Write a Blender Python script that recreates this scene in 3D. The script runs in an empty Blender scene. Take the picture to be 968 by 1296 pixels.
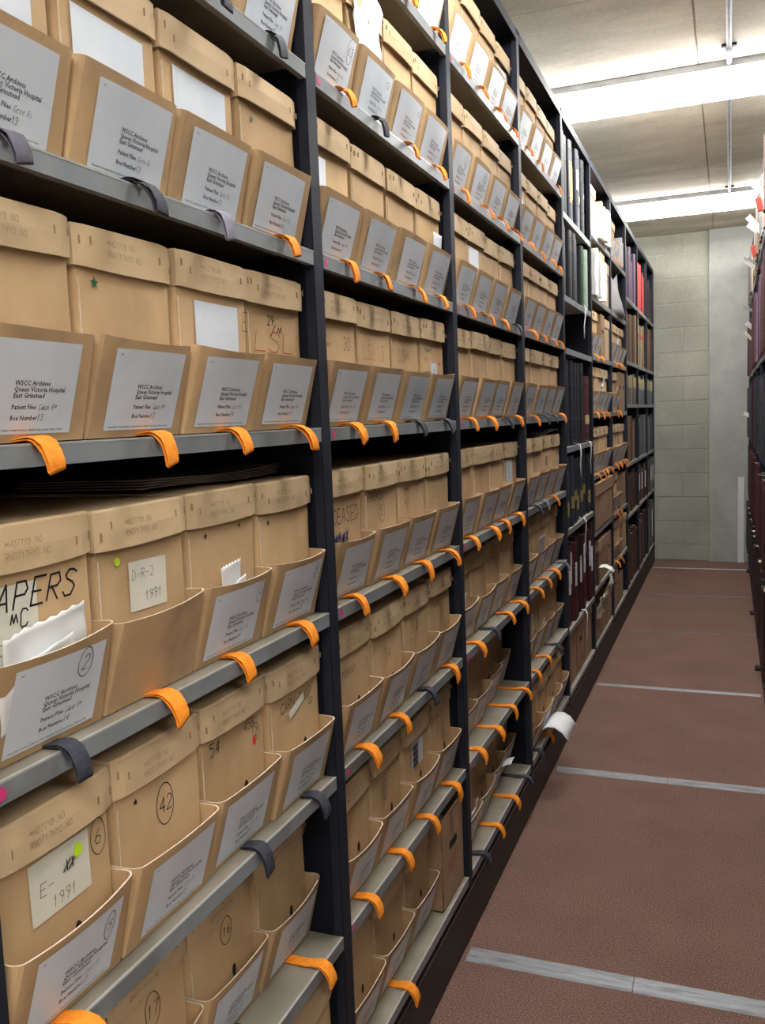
import bpy, bmesh, math, random
from mathutils import Matrix, Vector, noise
random.seed(7)
S = bpy.context.scene
COL = S.collection
PI = math.pi

# ------------------------------------------------------------------ camera
EYE = 1.57
f_px, yaw, pitch, roll = 1132.13, 0.37239, -0.10379, -0.03719
cam = bpy.data.cameras.new('camera'); co = bpy.data.objects.new('camera', cam); COL.objects.link(co)
F = Vector((-math.sin(yaw)*math.cos(pitch), math.cos(yaw)*math.cos(pitch), math.sin(pitch)))
r = Vector((math.cos(yaw), math.sin(yaw), 0)); u = r.cross(F)
r2 = r*math.cos(roll)+u*math.sin(roll); u2 = -r*math.sin(roll)+u*math.cos(roll)
m = Matrix((r2, u2, -F)).transposed().to_4x4(); m.translation = (0, 0, EYE)
co.matrix_world = m
cam.sensor_fit = 'HORIZONTAL'; cam.sensor_width = 36; cam.lens = f_px*36/968
cam.clip_start = 0.02; cam.clip_end = 60
S.camera = co
# ------------------------------------------------------------------ world + exposure
w = bpy.data.worlds.new('world'); S.world = w; w.use_nodes = True
w.node_tree.nodes['Background'].inputs[0].default_value = (0.55, 0.6, 0.7, 1)
w.node_tree.nodes['Background'].inputs[1].default_value = 0.15
S.view_settings.view_transform = 'Standard'; S.view_settings.look = 'None'
S.view_settings.gamma = 1; S.view_settings.use_curve_mapping = False
S.view_settings.exposure = 0.0
LAMP = {-0.9: 31.0, 2.1: 39.0, 5.2: 46.0, 8.12: 30.0}      # emission of each batten (tuned row by row to set the brightness)
LAMP_Y = [-0.9, 2.1, 5.2, 8.12]          # centres of the ceiling battens

# ------------------------------------------------------------------ materials
def new_mat(name):
    m = bpy.data.materials.new(name); m.use_nodes = True
    nt = m.node_tree; b = nt.nodes['Principled BSDF']
    return m, nt, b
def N(nt, t, **k):
    n = nt.nodes.new(t)
    for a, v in k.items(): setattr(n, a, v)
    return n
def plain(name, c, rough=0.6, metal=0.0, emit=0, spec=None):
    m, nt, b = new_mat(name)
    b.inputs['Base Color'].default_value = (*c, 1); b.inputs['Roughness'].default_value = rough
    b.inputs['Metallic'].default_value = metal
    if spec is not None: b.inputs['Specular IOR Level'].default_value = spec
    if emit:
        b.inputs['Emission Color'].default_value = (*c, 1); b.inputs['Emission Strength'].default_value = emit
    return m
def noisy(name, c1, c2, scale=20, rough=0.7, detail=4, bump=0.0, rand=0.0, stretch=(1,1,1), metal=0, c3=None, s3=3.0, spec=None, fine=0.0):
    """two tones mixed by noise, optional stains (c3), optional per-object brightness"""
    m, nt, b = new_mat(name); L = nt.links.new
    tc = N(nt, 'ShaderNodeTexCoord'); mp = N(nt, 'ShaderNodeMapping'); mp.inputs['Scale'].default_value = stretch
    L(tc.outputs['Object'], mp.inputs[0])
    if rand:
        oi = N(nt, 'ShaderNodeObjectInfo'); va = N(nt, 'ShaderNodeVectorMath', operation='SCALE'); va.inputs['Scale'].default_value = 7
        cb = N(nt, 'ShaderNodeCombineXYZ'); L(oi.outputs['Random'], cb.inputs[0]); L(oi.outputs['Random'], cb.inputs[1])
        L(cb.outputs[0], va.inputs[0]); L(va.outputs[0], mp.inputs['Location'])
    n1 = N(nt, 'ShaderNodeTexNoise'); n1.inputs['Scale'].default_value = scale; n1.inputs['Detail'].default_value = detail
    L(mp.outputs[0], n1.inputs['Vector'])
    cr = N(nt, 'ShaderNodeValToRGB'); cr.color_ramp.elements[0].position = 0.3; cr.color_ramp.elements[1].position = 0.7
    cr.color_ramp.elements[0].color = (*c1, 1); cr.color_ramp.elements[1].color = (*c2, 1)
    L(n1.outputs[0], cr.inputs[0]); out = cr.outputs[0]
    if c3:
        n3 = N(nt, 'ShaderNodeTexNoise'); n3.inputs['Scale'].default_value = s3; n3.inputs['Detail'].default_value = 3
        L(mp.outputs[0], n3.inputs['Vector'])
        r3 = N(nt, 'ShaderNodeValToRGB'); r3.color_ramp.elements[0].position = 0.52; r3.color_ramp.elements[1].position = 0.72
        L(n3.outputs[0], r3.inputs[0]); mx = N(nt, 'ShaderNodeMix', data_type='RGBA')
        L(r3.outputs[0], mx.inputs[0]); L(out, mx.inputs[6]); mx.inputs[7].default_value = (*c3, 1); out = mx.outputs[2]
    if rand:
        mr = N(nt, 'ShaderNodeMapRange'); mr.inputs[3].default_value = 1-rand; mr.inputs[4].default_value = 1+rand
        L(oi.outputs['Random'], mr.inputs[0])
        hs = N(nt, 'ShaderNodeHueSaturation'); L(mr.outputs[0], hs.inputs['Value']); L(out, hs.inputs['Color']); out = hs.outputs[0]
    L(out, b.inputs['Base Color'])
    b.inputs['Roughness'].default_value = rough; b.inputs['Metallic'].default_value = metal
    if spec is not None: b.inputs['Specular IOR Level'].default_value = spec
    if bump:
        nb = N(nt, 'ShaderNodeTexNoise'); nb.inputs['Scale'].default_value = fine or scale*4; nb.inputs['Detail'].default_value = 4
        L(mp.outputs[0], nb.inputs['Vector'])
        bp = N(nt, 'ShaderNodeBump'); bp.inputs['Strength'].default_value = bump; bp.inputs['Distance'].default_value = 0.004
        L(nb.outputs[0], bp.inputs['Height']); L(bp.outputs[0], b.inputs['Normal'])
    return m
M = {}
M['card'] = noisy('cardboard', (0.56,0.375,0.20), (0.65,0.45,0.255), 9, 0.75, 5, 0.10, 0.10, c3=(0.49,0.33,0.18), s3=7, spec=0.25, fine=160)
M['lid'] = noisy('lid_cardboard', (0.58,0.42,0.245), (0.67,0.50,0.31), 8, 0.72, 5, 0.10, 0.08, c3=(0.48,0.35,0.21), s3=8, spec=0.25, fine=160)
M['tray'] = noisy('tray_cardboard', (0.50,0.33,0.175), (0.59,0.40,0.22), 8, 0.7, 5, 0.10, 0.10, c3=(0.40,0.27,0.16), s3=9, spec=0.3, fine=140)
M['edge'] = noisy('cut_board_edge', (0.62,0.52,0.40), (0.75,0.65,0.52), 60, 0.8)
M['carton'] = noisy('kraft_carton', (0.33,0.20,0.12), (0.40,0.26,0.16), 12, 0.75, 4, 0.08, 0.10, c3=(0.27,0.17,0.11), s3=5, spec=0.25)
M['label'] = noisy('label_paper', (0.66,0.72,0.80), (0.73,0.78,0.85), 14, 0.38, 3, 0.05, 0.05, spec=0.45)
M['paper'] = noisy('white_paper', (0.78,0.79,0.80), (0.86,0.87,0.87), 12, 0.6, 3, 0.0, 0.04)
M['oldpaper'] = noisy('cream_paper', (0.66,0.64,0.54), (0.76,0.73,0.62), 18, 0.7, 3, 0.0, 0.04)
M['grey_card'] = noisy('grey_card', (0.34,0.33,0.33), (0.42,0.41,0.41), 18, 0.6)
M['ink'] = plain('black_ink', (0.015,0.014,0.018), 0.6)
M['print'] = plain('printed_ink', (0.05,0.05,0.07), 0.6)
M['faint'] = plain('faded_stamp_ink', (0.23,0.16,0.10), 0.8)
M['red'] = plain('red_ink', (0.42,0.04,0.03), 0.6)
M['blue'] = plain('blue_ink', (0.02,0.03,0.16), 0.6)
M['green'] = plain('green_ink', (0.01,0.12,0.05), 0.6)
M['neon'] = plain('neon_yellow_sticker', (0.55,0.85,0.03), 0.5)
M['neong'] = plain('neon_green_sticker', (0.05,0.7,0.12), 0.5)
M['neonr'] = plain('neon_red_sticker', (0.85,0.03,0.05), 0.5)
M['pink'] = plain('pink_sticker', (0.62,0.04,0.20), 0.5)
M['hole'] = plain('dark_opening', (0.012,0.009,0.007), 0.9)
M['staple'] = plain('staple_wire', (0.34,0.26,0.17), 0.5, 0.2)
M['orange'] = noisy('orange_webbing', (0.82,0.24,0.015), (0.95,0.32,0.03), 90, 0.75, 2, 0.3, 0.04, spec=0.2)
M['navy'] = noisy('navy_webbing', (0.018,0.020,0.032), (0.035,0.038,0.055), 90, 0.8, 2, 0.3)
M['lilac'] = noisy('grey_webbing', (0.17,0.16,0.21), (0.24,0.22,0.28), 90, 0.75, 2, 0.3)
M['plum'] = noisy('dark_plum_webbing', (0.055,0.05,0.075), (0.085,0.075,0.11), 90, 0.75, 2, 0.3)
M['tape'] = noisy('white_tape', (0.62,0.62,0.66), (0.72,0.72,0.75), 60, 0.7)
M['upright'] = noisy('navy_steel', (0.007,0.009,0.016), (0.010,0.013,0.021), 6, 0.65, 3, 0.02, c3=(0.008,0.010,0.015), spec=0.18)
M['upright_front'] = noisy('navy_steel_edge', (0.013,0.016,0.027), (0.018,0.022,0.034), 10, 0.6, 3, spec=0.25)
M['shelf'] = noisy('grey_shelf_steel', (0.19,0.21,0.225), (0.24,0.26,0.275), 14, 0.5, 4, 0.03, c3=(0.14,0.14,0.135), s3=5, spec=0.5)
M['shelf_top'] = noisy('dusty_shelf_top', (0.23,0.20,0.155), (0.30,0.265,0.21), 12, 0.6, 5, 0.03, c3=(0.19,0.17,0.135), s3=5)
M['shelf_edge'] = noisy('worn_shelf_edge', (0.34,0.34,0.33), (0.42,0.42,0.40), 30, 0.35)
M['plinth'] = noisy('dark_brown_plinth', (0.022,0.014,0.013), (0.034,0.022,0.020), 9, 0.6)
M['back'] = plain('dark_back_panel', (0.012,0.012,0.016), 0.7)

# ------------------------------------------------------------------ mesh helpers
class MB:
    def __init__(s): s.v=[]; s.f=[]; s.m=[]
    def quad(s, a, b, c, d, mi=0):
        i=len(s.v); s.v+= [tuple(a),tuple(b),tuple(c),tuple(d)]; s.f.append((i,i+1,i+2,i+3)); s.m.append(mi)
    def box(s, x0,x1,y0,y1,z0,z1, mi=0):
        i=len(s.v)
        s.v += [(x,y,z) for z in (z0,z1) for y in (y0,y1) for x in (x0,x1)]
        for q in ((0,2,3,1),(4,5,7,6),(0,1,5,4),(2,6,7,3),(0,4,6,2),(1,3,7,5)):
            s.f.append(tuple(i+k for k in q)); s.m.append(mi)
    def grid(s, P, mi=0, closed=False):
        """P[i][j] points"""
        i0=len(s.v); n=len(P); k=len(P[0])
        for row in P: s.v += [tuple(p) for p in row]
        for i in range(n-1):
            for j in range(k-1 if not closed else k):
                j2=(j+1)%k
                s.f.append((i0+i*k+j, i0+i*k+j2, i0+(i+1)*k+j2, i0+(i+1)*k+j)); s.m.append(mi)
    def poly(s, pts, mi=0):
        i=len(s.v); s.v += [tuple(p) for p in pts]; s.f.append(tuple(range(i,i+len(pts)))); s.m.append(mi)
    def prism(s, pts, d, mi=0):
        """closed outline extruded by vector d"""
        n=len(pts); i=len(s.v); s.v += [tuple(p) for p in pts]+[tuple(Vector(p)+Vector(d)) for p in pts]
        s.f.append(tuple(range(i,i+n))[::-1]); s.m.append(mi); s.f.append(tuple(range(i+n,i+2*n))); s.m.append(mi)
        for k in range(n):
            s.f.append((i+k,i+(k+1)%n,i+n+(k+1)%n,i+n+k)); s.m.append(mi)
    def mesh(s, name, mats, bevel=0, smooth=False, seg=2, merge=True):
        me=bpy.data.meshes.new(name); me.from_pydata(s.v,[],s.f)
        if not isinstance(mats,(list,tuple)): mats=[mats]
        for q in mats: me.materials.append(q)
        for p,mi in zip(me.polygons,s.m): p.material_index=mi
        bm=bmesh.new(); bm.from_mesh(me)
        if merge: bmesh.ops.remove_doubles(bm, verts=bm.verts, dist=1e-5)
        bmesh.ops.recalc_face_normals(bm, faces=bm.faces)
        if bevel:
            ed=[e for e in bm.edges if len(e.link_faces)==2 and e.calc_face_angle(0)>0.6]
            bmesh.ops.bevel(bm, geom=ed, offset=bevel, segments=seg, profile=0.5, affect='EDGES', clamp_overlap=True)
        for fc in bm.faces: fc.smooth = smooth
        bm.to_mesh(me); bm.free(); me.update()
        return me
def link(name, me, parent=None, loc=(0,0,0), rot=(0,0,0)):
    o=bpy.data.objects.new(name, me); COL.objects.link(o)
    o.location=loc; o.rotation_euler=rot
    if parent: o.parent=parent
    return o
def thing(name, label, cat, loc=(0,0,0), rot=(0,0,0), group=None, me=None):
    o=link(name, me, None, loc, rot); o['label']=label; o['category']=cat
    if group: o['group']=group
    return o
def struct(name, me, loc=(0,0,0)):
    o=link(name, me, None, loc); o['kind']='structure'; return o

# ------------------------------------------------------------------ the room
CEIL = EYE+1.73; WALL = 9.64
# floor (carpet tiles)
fm, nt, b = new_mat('carpet'); L=nt.links.new
tc=N(nt,'ShaderNodeTexCoord'); n1=N(nt,'ShaderNodeTexNoise'); n1.inputs['Scale'].default_value=260; n1.inputs['Detail'].default_value=3
L(tc.outputs['Object'],n1.inputs['Vector']); cr=N(nt,'ShaderNodeValToRGB')
cr.color_ramp.elements[0].position=.32; cr.color_ramp.elements[0].color=(0.075,0.044,0.036,1)
cr.color_ramp.elements[1].position=.68; cr.color_ramp.elements[1].color=(0.31,0.19,0.155,1)
e=cr.color_ramp.elements.new(.5); e.color=(0.175,0.102,0.084,1)
L(n1.outputs[0],cr.inputs[0]); n2=N(nt,'ShaderNodeTexNoise'); n2.inputs['Scale'].default_value=3.5; n2.inputs['Detail'].default_value=5
L(tc.outputs['Object'],n2.inputs['Vector']); mr=N(nt,'ShaderNodeMapRange'); mr.inputs[3].default_value=.8; mr.inputs[4].default_value=1.2; L(n2.outputs[0],mr.inputs[0])
hs=N(nt,'ShaderNodeHueSaturation'); L(mr.outputs[0],hs.inputs['Value']); L(cr.outputs[0],hs.inputs['Color']); L(hs.outputs[0],b.inputs['Base Color'])
b.inputs['Roughness'].default_value=.95; b.inputs['Specular IOR Level'].default_value=.1
bp=N(nt,'ShaderNodeBump'); bp.inputs['Strength'].default_value=.3; bp.inputs['Distance'].default_value=.002; L(n1.outputs[0],bp.inputs['Height']); L(bp.outputs[0],b.inputs['Normal'])
X0,X1,Y0,Y1=-3.4,2.8,-2.6,WALL
q=MB(); q.box(X0,X1,Y0,Y1,-.1,0); struct('floor', q.mesh('floor',fm))
# ceiling: board-marked concrete with grooves
cm,nt,b=new_mat('ceiling_concrete'); L=nt.links.new
tc=N(nt,'ShaderNodeTexCoord'); mp=N(nt,'ShaderNodeMapping'); mp.inputs['Scale'].default_value=(.5,1.5,1); L(tc.outputs['Object'],mp.inputs[0])
n1=N(nt,'ShaderNodeTexNoise'); n1.inputs['Scale'].default_value=1.6; n1.inputs['Detail'].default_value=6; n1.inputs['Roughness'].default_value=.6; L(mp.outputs[0],n1.inputs['Vector'])
cr=N(nt,'ShaderNodeValToRGB'); cr.color_ramp.elements[0].position=.36; cr.color_ramp.elements[0].color=(0.52,0.46,0.36,1)
cr.color_ramp.elements[1].position=.66; cr.color_ramp.elements[1].color=(0.84,0.78,0.65,1); L(n1.outputs[0],cr.inputs[0])
n2=N(nt,'ShaderNodeTexNoise'); n2.inputs['Scale'].default_value=55; n2.inputs['Detail'].default_value=3; L(tc.outputs['Object'],n2.inputs['Vector'])
mr=N(nt,'ShaderNodeMapRange'); mr.inputs[3].default_value=.82; mr.inputs[4].default_value=1.15; L(n2.outputs[0],mr.inputs[0])
hs=N(nt,'ShaderNodeHueSaturation'); L(mr.outputs[0],hs.inputs['Value']); L(cr.outputs[0],hs.inputs['Color']); L(hs.outputs[0],b.inputs['Base Color'])
b.inputs['Roughness'].default_value=.9
q=MB()
xs=[X0,-2.15,-0.155,1.84,X1]; ys=[Y0,1.07,4.07,7.1,WALL+.1]
g=.004
for i in range(4):
    for j in range(4):
        q.box(xs[i]+g,xs[i+1]-g,ys[j]+g,ys[j+1]-g,CEIL,CEIL+.02)
q.box(X0,X1,Y0,WALL+.1,CEIL+.012,CEIL+.15)
struct('ceiling', q.mesh('ceiling',cm,merge=False))
# block wall
bmtl,nt,b=new_mat('concrete_blocks'); L=nt.links.new
tc=N(nt,'ShaderNodeTexCoord'); n1=N(nt,'ShaderNodeTexNoise'); n1.inputs['Scale'].default_value=45; n1.inputs['Detail'].default_value=4; L(tc.outputs['Object'],n1.inputs['Vector'])
n2=N(nt,'ShaderNodeTexNoise'); n2.inputs['Scale'].default_value=2.2; n2.inputs['Detail'].default_value=4; L(tc.outputs['Object'],n2.inputs['Vector'])
cr=N(nt,'ShaderNodeValToRGB'); cr.color_ramp.elements[0].position=.3; cr.color_ramp.elements[0].color=(0.25,0.25,0.21,1)
cr.color_ramp.elements[1].position=.7; cr.color_ramp.elements[1].color=(0.36,0.36,0.305,1); L(n2.outputs[0],cr.inputs[0])
mr=N(nt,'ShaderNodeMapRange'); mr.inputs[3].default_value=.8; mr.inputs[4].default_value=1.2; L(n1.outputs[0],mr.inputs[0])
hs=N(nt,'ShaderNodeHueSaturation'); L(mr.outputs[0],hs.inputs['Value']); L(cr.outputs[0],hs.inputs['Color']); L(hs.outputs[0],b.inputs['Base Color'])
b.inputs['Roughness'].default_value=.92
bp=N(nt,'ShaderNodeBump'); bp.inputs['Strength'].default_value=.4; bp.inputs['Distance'].default_value=.004; L(n1.outputs[0],bp.inputs['Height']); L(bp.outputs[0],b.inputs['Normal'])
mortar=noisy('mortar',(0.32,0.32,0.27),(0.42,0.41,0.35),40,.95)
q=MB(); q.box(X0,-0.2,WALL+.006,WALL+.12,0,CEIL,1)
zj=EYE+0.065; zz=zj-7*0.245
k=0
z=zz
while z<CEIL:
    z1=min(z+.245,CEIL); off=0 if k%2 else .25
    x=-0.2-.015-off
    edges=[-0.2]+[-0.2-.0-((.25 if k%2 else .5))*1.0-.5*i+.0 for i in range(7)]
    for a,c in zip(edges[:-1],edges[1:]):
        q.box(max(c,X0)+.004,a-(.004 if a<-.2 else 0),WALL,WALL+.05,max(z,0)+.005,z1-.005)
    z+=.245; k+=1
struct('wall_back', q.mesh('wall_back',[bmtl,mortar],bevel=.003,seg=1))
pil=noisy('pilaster_concrete',(0.30,0.315,0.29),(0.38,0.39,0.36),6,.9,6,.25,c3=(0.31,0.31,0.29),s3=1.4,fine=60)
q=MB(); q.box(-0.2,.75,WALL-.05,WALL+.12,0,CEIL); struct('trim_1', q.mesh('pilaster',pil,bevel=.006))
wm=noisy('painted_blockwork',(0.38,0.37,0.32),(0.46,0.45,0.39),3,.9)
q=MB(); q.box(.75,X1,WALL,WALL+.12,0,CEIL); struct('wall_right_of_pillar', q.mesh('wall_b',wm)).name='wall_back_right'
q=MB(); q.box(X0-.12,X0,Y0,WALL+.12,0,CEIL); struct('wall_left', q.mesh('wall_left',wm))
q=MB(); q.box(X1,X1+.12,Y0,WALL+.12,0,CEIL); struct('wall_right', q.mesh('wall_right',wm))
q=MB(); q.box(X0-.12,X1+.12,Y0-.12,Y0,0,CEIL); struct('wall_front', q.mesh('wall_front',wm))
# aluminium cover strips across the aisle
alu=noisy('worn_aluminium',(0.22,0.225,0.25),(0.30,0.305,0.335),14,.5,6,.05,stretch=(1,6,1),metal=.3,c3=(0.15,0.145,0.15),s3=9)
M['dull_strip']=noisy('dull_joint_strip',(0.07,0.07,0.075),(0.15,0.145,0.15),10,.6)
for n_,(y0,y1) in enumerate([(2.345,2.415),(3.79,3.85),(5.105,5.14),(6.48,6.495),(7.80,7.81),(9.13,9.15)]):
    q=MB()
    for xa,xb in ((-.709,-.244),(-.241,.16)):
        pr=[(xa,y0,.0),(xa,y0+.006,.005),(xa,y0+(y1-y0)*.3,.0055),(xa,y0+(y1-y0)*.34,.0075),(xa,y0+(y1-y0)*.66,.0075),(xa,y0+(y1-y0)*.7,.0055),(xa,y1-.006,.005),(xa,y1,0)]
        if y1-y0<.03: pr=[(xa,y0,0),(xa,y0+.004,.005),(xa,y1-.004,.005),(xa,y1,0)]
        q.prism(pr,(xb-xa,0,0))
    if y1-y0>.03: q.box(-.70,-.68,y0+.02,y1-.02,.0076,.0085,0)
    struct('trim_%d'%(n_+2), q.mesh('floor_strip',alu if n_<3 or n_==5 else M['dull_strip']))
# dark joints in the carpet beside the strips
# ------------------------------------------------------------------ ceiling battens
diffs={y:plain('lamp_diffuser',(1.0,0.985,0.955),.5,0,LAMP[y]) for y in LAMP_Y}
hous=noisy('grey_lamp_housing',(0.24,0.25,0.27),(0.34,0.35,0.37),12,.6)
names={-0.9:'behind the near end',2.1:'above the near end',5.2:'nearer row in view',8.12:'farther row in view'}
for y in LAMP_Y:
    for cx_,hl,side in ((.03,1.25,''),(-2.27,1.0,', added unseen at left to brighten ceiling'),(2.04,.72,', added unseen at right to brighten ceiling')):  # the two outer lengths are unseen, added to brighten the ceiling
        t=thing('ceiling_light','long white fluorescent ceiling light, '+names[y]+side,'ceiling light',(cx_,y,CEIL),group='ceiling lights across the room')
        hw=.165 if y<7 else .19
        q=MB(); q.prism([(-hl,-hw,0),(-hl,-hw,-.0345),(-hl,hw,-.0345),(-hl,hw,0)],(2*hl,0,0)); link('housing',q.mesh('housing',hous),t)
        q=MB(); P=[]
        for a,zz in ((-1,-.035),(-.99,-.070),(-.95,-.095),(-.5,-.103),(0,-.105),(.5,-.103),(.95,-.095),(.99,-.070),(1,-.035)):
            P.append((-hl+.02,a*(hw-.002),zz))
        q.prism(P,(2*hl-.04,0,0)); link('diffuser',q.mesh('diffuser',diffs[y]),t)
        for sx in (-1,1):
            q=MB(); q.box(sx*(hl-.005)-.012,sx*(hl-.005)+.012,-hw,hw,-.107,0); link('end_cap',q.mesh('end_cap',hous,bevel=.003),t)
# conduit
cond=noisy('galvanised_conduit',(0.20,0.20,0.215),(0.30,0.30,0.32),20,.6)
t=thing('ceiling_conduit','thin grey metal conduit running along the concrete ceiling above the aisle','conduit',(-.01,0,CEIL-.014))
q=MB(); ring=lambda y,R:[(R*math.cos(a*PI/6),y,R*math.sin(a*PI/6)) for a in range(12)]
q.grid([ring(y,.0125) for y in (-2.5,1.9,2.0,4.9,7.95)],closed=True); link('pipe',q.mesh('pipe',cond,smooth=True),t)
for y in (1.84,4.83,7.83):
    q=MB(); q.grid([ring(y-.015,.018),ring(y+.015,.018)],closed=True); q.box(-.035,.035,y-.012,y+.012,.002,.0138)
    link('pipe_clamp',q.mesh('clamp',M['upright'],bevel=.001),t)
# white board leaning in the far right corner
q=MB(); q.box(.075,.135,WALL-.075,WALL-.052,0,.86)
thing('leaning_board','narrow white upright board against the end wall beside the right rack','board',group=None,me=q.mesh('white_panel',plain('white_board',(.62,.62,.64),.5),bevel=.003))

# ------------------------------------------------------------------ racks
BAYW=.9; Y1P=1.59; PT=.042
def post_y(k): return Y1P+(k)*BAYW if k<9 else 9.56
FX=-.723
STD=[1.0,.648,.315,-.013,-.37,-.70,-1.035,-1.37]
def rack(name,label,fx,sgn,kmin,kmax,levels,depth=.53,back=True):
    """sgn +1: front faces +X.  levels(k) gives shelf heights above the eye"""
    t=thing(name,label,'shelving rack',(fx,0,0))
    zt=EYE+1.372
    def B(q,x0,x1,*a):
        xs=sorted((x0*sgn,x1*sgn)); q.box(xs[0],xs[1],*a)
    for k in range(kmin,kmax+1):
        yr=post_y(k); q=MB()
        B(q,-depth,-.006,yr-PT+.004,yr-.004,.15,zt,0)
        B(q,-.022,0,yr-PT,yr,.15,zt+.012,1)
        for i in range(36):                    # slot rows on the side faces
            zc=.4+i*.07
            for xx in (-.055,-.10): B(q,xx-.004,xx+.0,yr-PT+.0032,yr-.0032,zc,zc+.014,2)
        link('upright',q.mesh('upright',[M['upright'],M['upright_front'],M['shelf']],bevel=.0035,seg=2),t)
    for k in range(kmin,kmax):
        ya,yb=post_y(k)+.001,post_y(k+1)-PT-.001
        for z in levels(k+1):
            q=MB(); z+=EYE
            B(q,-depth+.01,-.001,ya,yb,z-.003,z,2)
            B(q,-.0035,0,ya,yb,z-.026,z-.0015,0)
            B(q,-.012,-.0035,ya,yb,z-.026,z-.023,0)
            B(q,-.004,.0004,ya,yb,z-.0022,z+.0004,1)
            s=link('shelf',q.mesh('shelf',[M['shelf'],M['shelf_edge'],M['shelf_top']]),t)
            if sgn>0 and len(levels(k+1))==8 and k<4:
                q=MB(); q.prism([(.0006,ya+.012+.008*math.cos(a),z-.013+.008*math.sin(a)) for a in [i*PI/4 for i in range(8)]],(.0006,0,0))
                link('pink_sticker',q.mesh('sticker',M['pink']),s)
        q=MB(); B(q,-depth,0,ya-PT,yb+PT*.5,zt-.006,zt+.008,0); B(q,-.003,.001,ya-.001,yb+.001,zt-.03,zt+.008,0)
        link('top_panel',q.mesh('top',M['upright_front'],bevel=.001,seg=1),t)
    q=MB(); B(q,-depth-.006,-depth,post_y(kmin)-PT,post_y(kmax),.15,zt,0); link('back_panel',q.mesh('back',M['back']),t)
    q=MB(); B(q,-depth,-.001,post_y(kmin)-PT,post_y(kmax)+.01,.004,.15,0); B(q,-.001,.004,post_y(kmin)-PT,post_y(kmax)+.01,.152,.158,0)
    link('plinth',q.mesh('plinth',M['plinth'],bevel=.003,seg=1),t)
    return t
L4=[.925,.545,.30,-.17,-.567,-1.06,-1.37]
L7=[.84,.367,.04,-.41,-.81,-1.37]
def lv(k): return L4 if k==4 else (L7 if k>=7 else STD)
RX=.172
LR=[.95,.28,-.30,-.84,-1.38]
left=rack('storage_rack','tall navy steel archive rack full of brown boxes along the left side',FX,1,-1,9,lv)
right=rack('storage_rack','navy steel rack packed with maroon volumes along the right edge',RX,-1,-1,9,lambda k:LR)
for y in (5.5,7.0,8.4):
    q=MB(); n=14
    q.grid([[(-x,R*math.cos(a*2*PI/n),R*math.sin(a*2*PI/n)) for a in range(n)] for x,R in ((.002,.0),(.002,.018),(.03,.018),(.034,.014),(.034,0))],closed=True)
    link('rubber_buffer',q.mesh('buffer',M['back'],smooth=False),right,(0,y,.05 if y<8 else .12))

# ------------------------------------------------------------------ handwriting strokes
G={ 'A':['00 26 40','12 32'],'B':['00 06 26 35 24 04','24 43 32 20 00'],'C':['45 36 16 05 01 10 30 41'],'D':['00 06 26 44 42 20 00'],
 'E':['46 06 00 40','03 33'],'F':['00 06 46','03 33'],'G':['45 36 16 05 01 10 30 42 22'],'H':['00 06','40 46','03 43'],'I':['20 26'],'L':['06 00 40'],
 'M':['00 06 23 46 40'],'N':['00 06 40 46'],'O':['16 04 02 10 30 42 44 36 16'],'P':['00 06 36 44 33 03'],'R':['00 06 36 44 33 03','13 40'],
 'S':['45 36 16 05 14 33 42 30 10 01'],'T':['06 46','26 20'],'U':['06 01 10 30 41 46'],'X':['06 40','00 46'],'Y':['06 23 46','23 20'],'K':['00 06','46 03 40'],
 '1':['14 26 20'],'2':['05 16 36 44 00 40'],'3':['05 16 36 44 23 42 30 10 01'],'4':['30 36 02 42'],'5':['46 06 04 34 42 30 00'],
 '6':['36 14 02 10 30 42 33 13 02'],'7':['06 46 10'],'8':['23 05 16 36 45 23 41 30 10 01 23'],'9':['43 23 05 16 36 45 20'],'0':['16 04 02 10 30 42 44 36 16'],
 '-':['03 43'],'/':['00 46'],'.':['20 21'],'~':['02 15 22 35 42'],'w':['04 10 23 30 44 34 20 03'], '*':['20 26','04 42','44 02'],
 'e':['03 33 24 03 10 30'],'s':['34 14 12 31 10'],'n':['00 04 24 30'],'u':['04 10 30 34','34 40']}
def strokes(text,h,rng,slant=.12):
    out=[]; x=0
    for ch in text:
        if ch==' ': x+=h*.5; continue
        for st in G.get(ch,G['~']):
            pts=[]
            for p in st.split():
                a,b_=int(p[0]),int(p[1])
                px=a/4*h*.55+rng.uniform(-.03,.03)*h; py=b_/6*h+rng.uniform(-.03,.03)*h
                pts.append((x+px+py*slant,py))
            out.append(pts)
        x+=h*.78
    return out,x
def ring_pts(cx,cy,rx,ry,rng):
    a0=rng.uniform(0,6); return [(cx+rx*(1+.04*math.sin(3*a))*math.cos(a+a0),cy+ry*math.sin(a+a0)) for a in [i*2*PI/22 for i in range(25)]]
def ribbon(mb,pts,wd,to3,mi=0):
    for a,b_ in zip(pts[:-1],pts[1:]):
        dx,dy=b_[0]-a[0],b_[1]-a[1]; l=math.hypot(dx,dy) or 1e-6
        nx,ny=-dy/l*wd/2,dx/l*wd/2; ex,ey=dx/l*wd*.4,dy/l*wd*.4
        mb.quad(to3(a[0]-ex+nx,a[1]-ey+ny),to3(a[0]-ex-nx,a[1]-ey-ny),to3(b_[0]+ex-nx,b_[1]+ey-ny),to3(b_[0]+ex+nx,b_[1]+ey+ny),mi)

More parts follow.
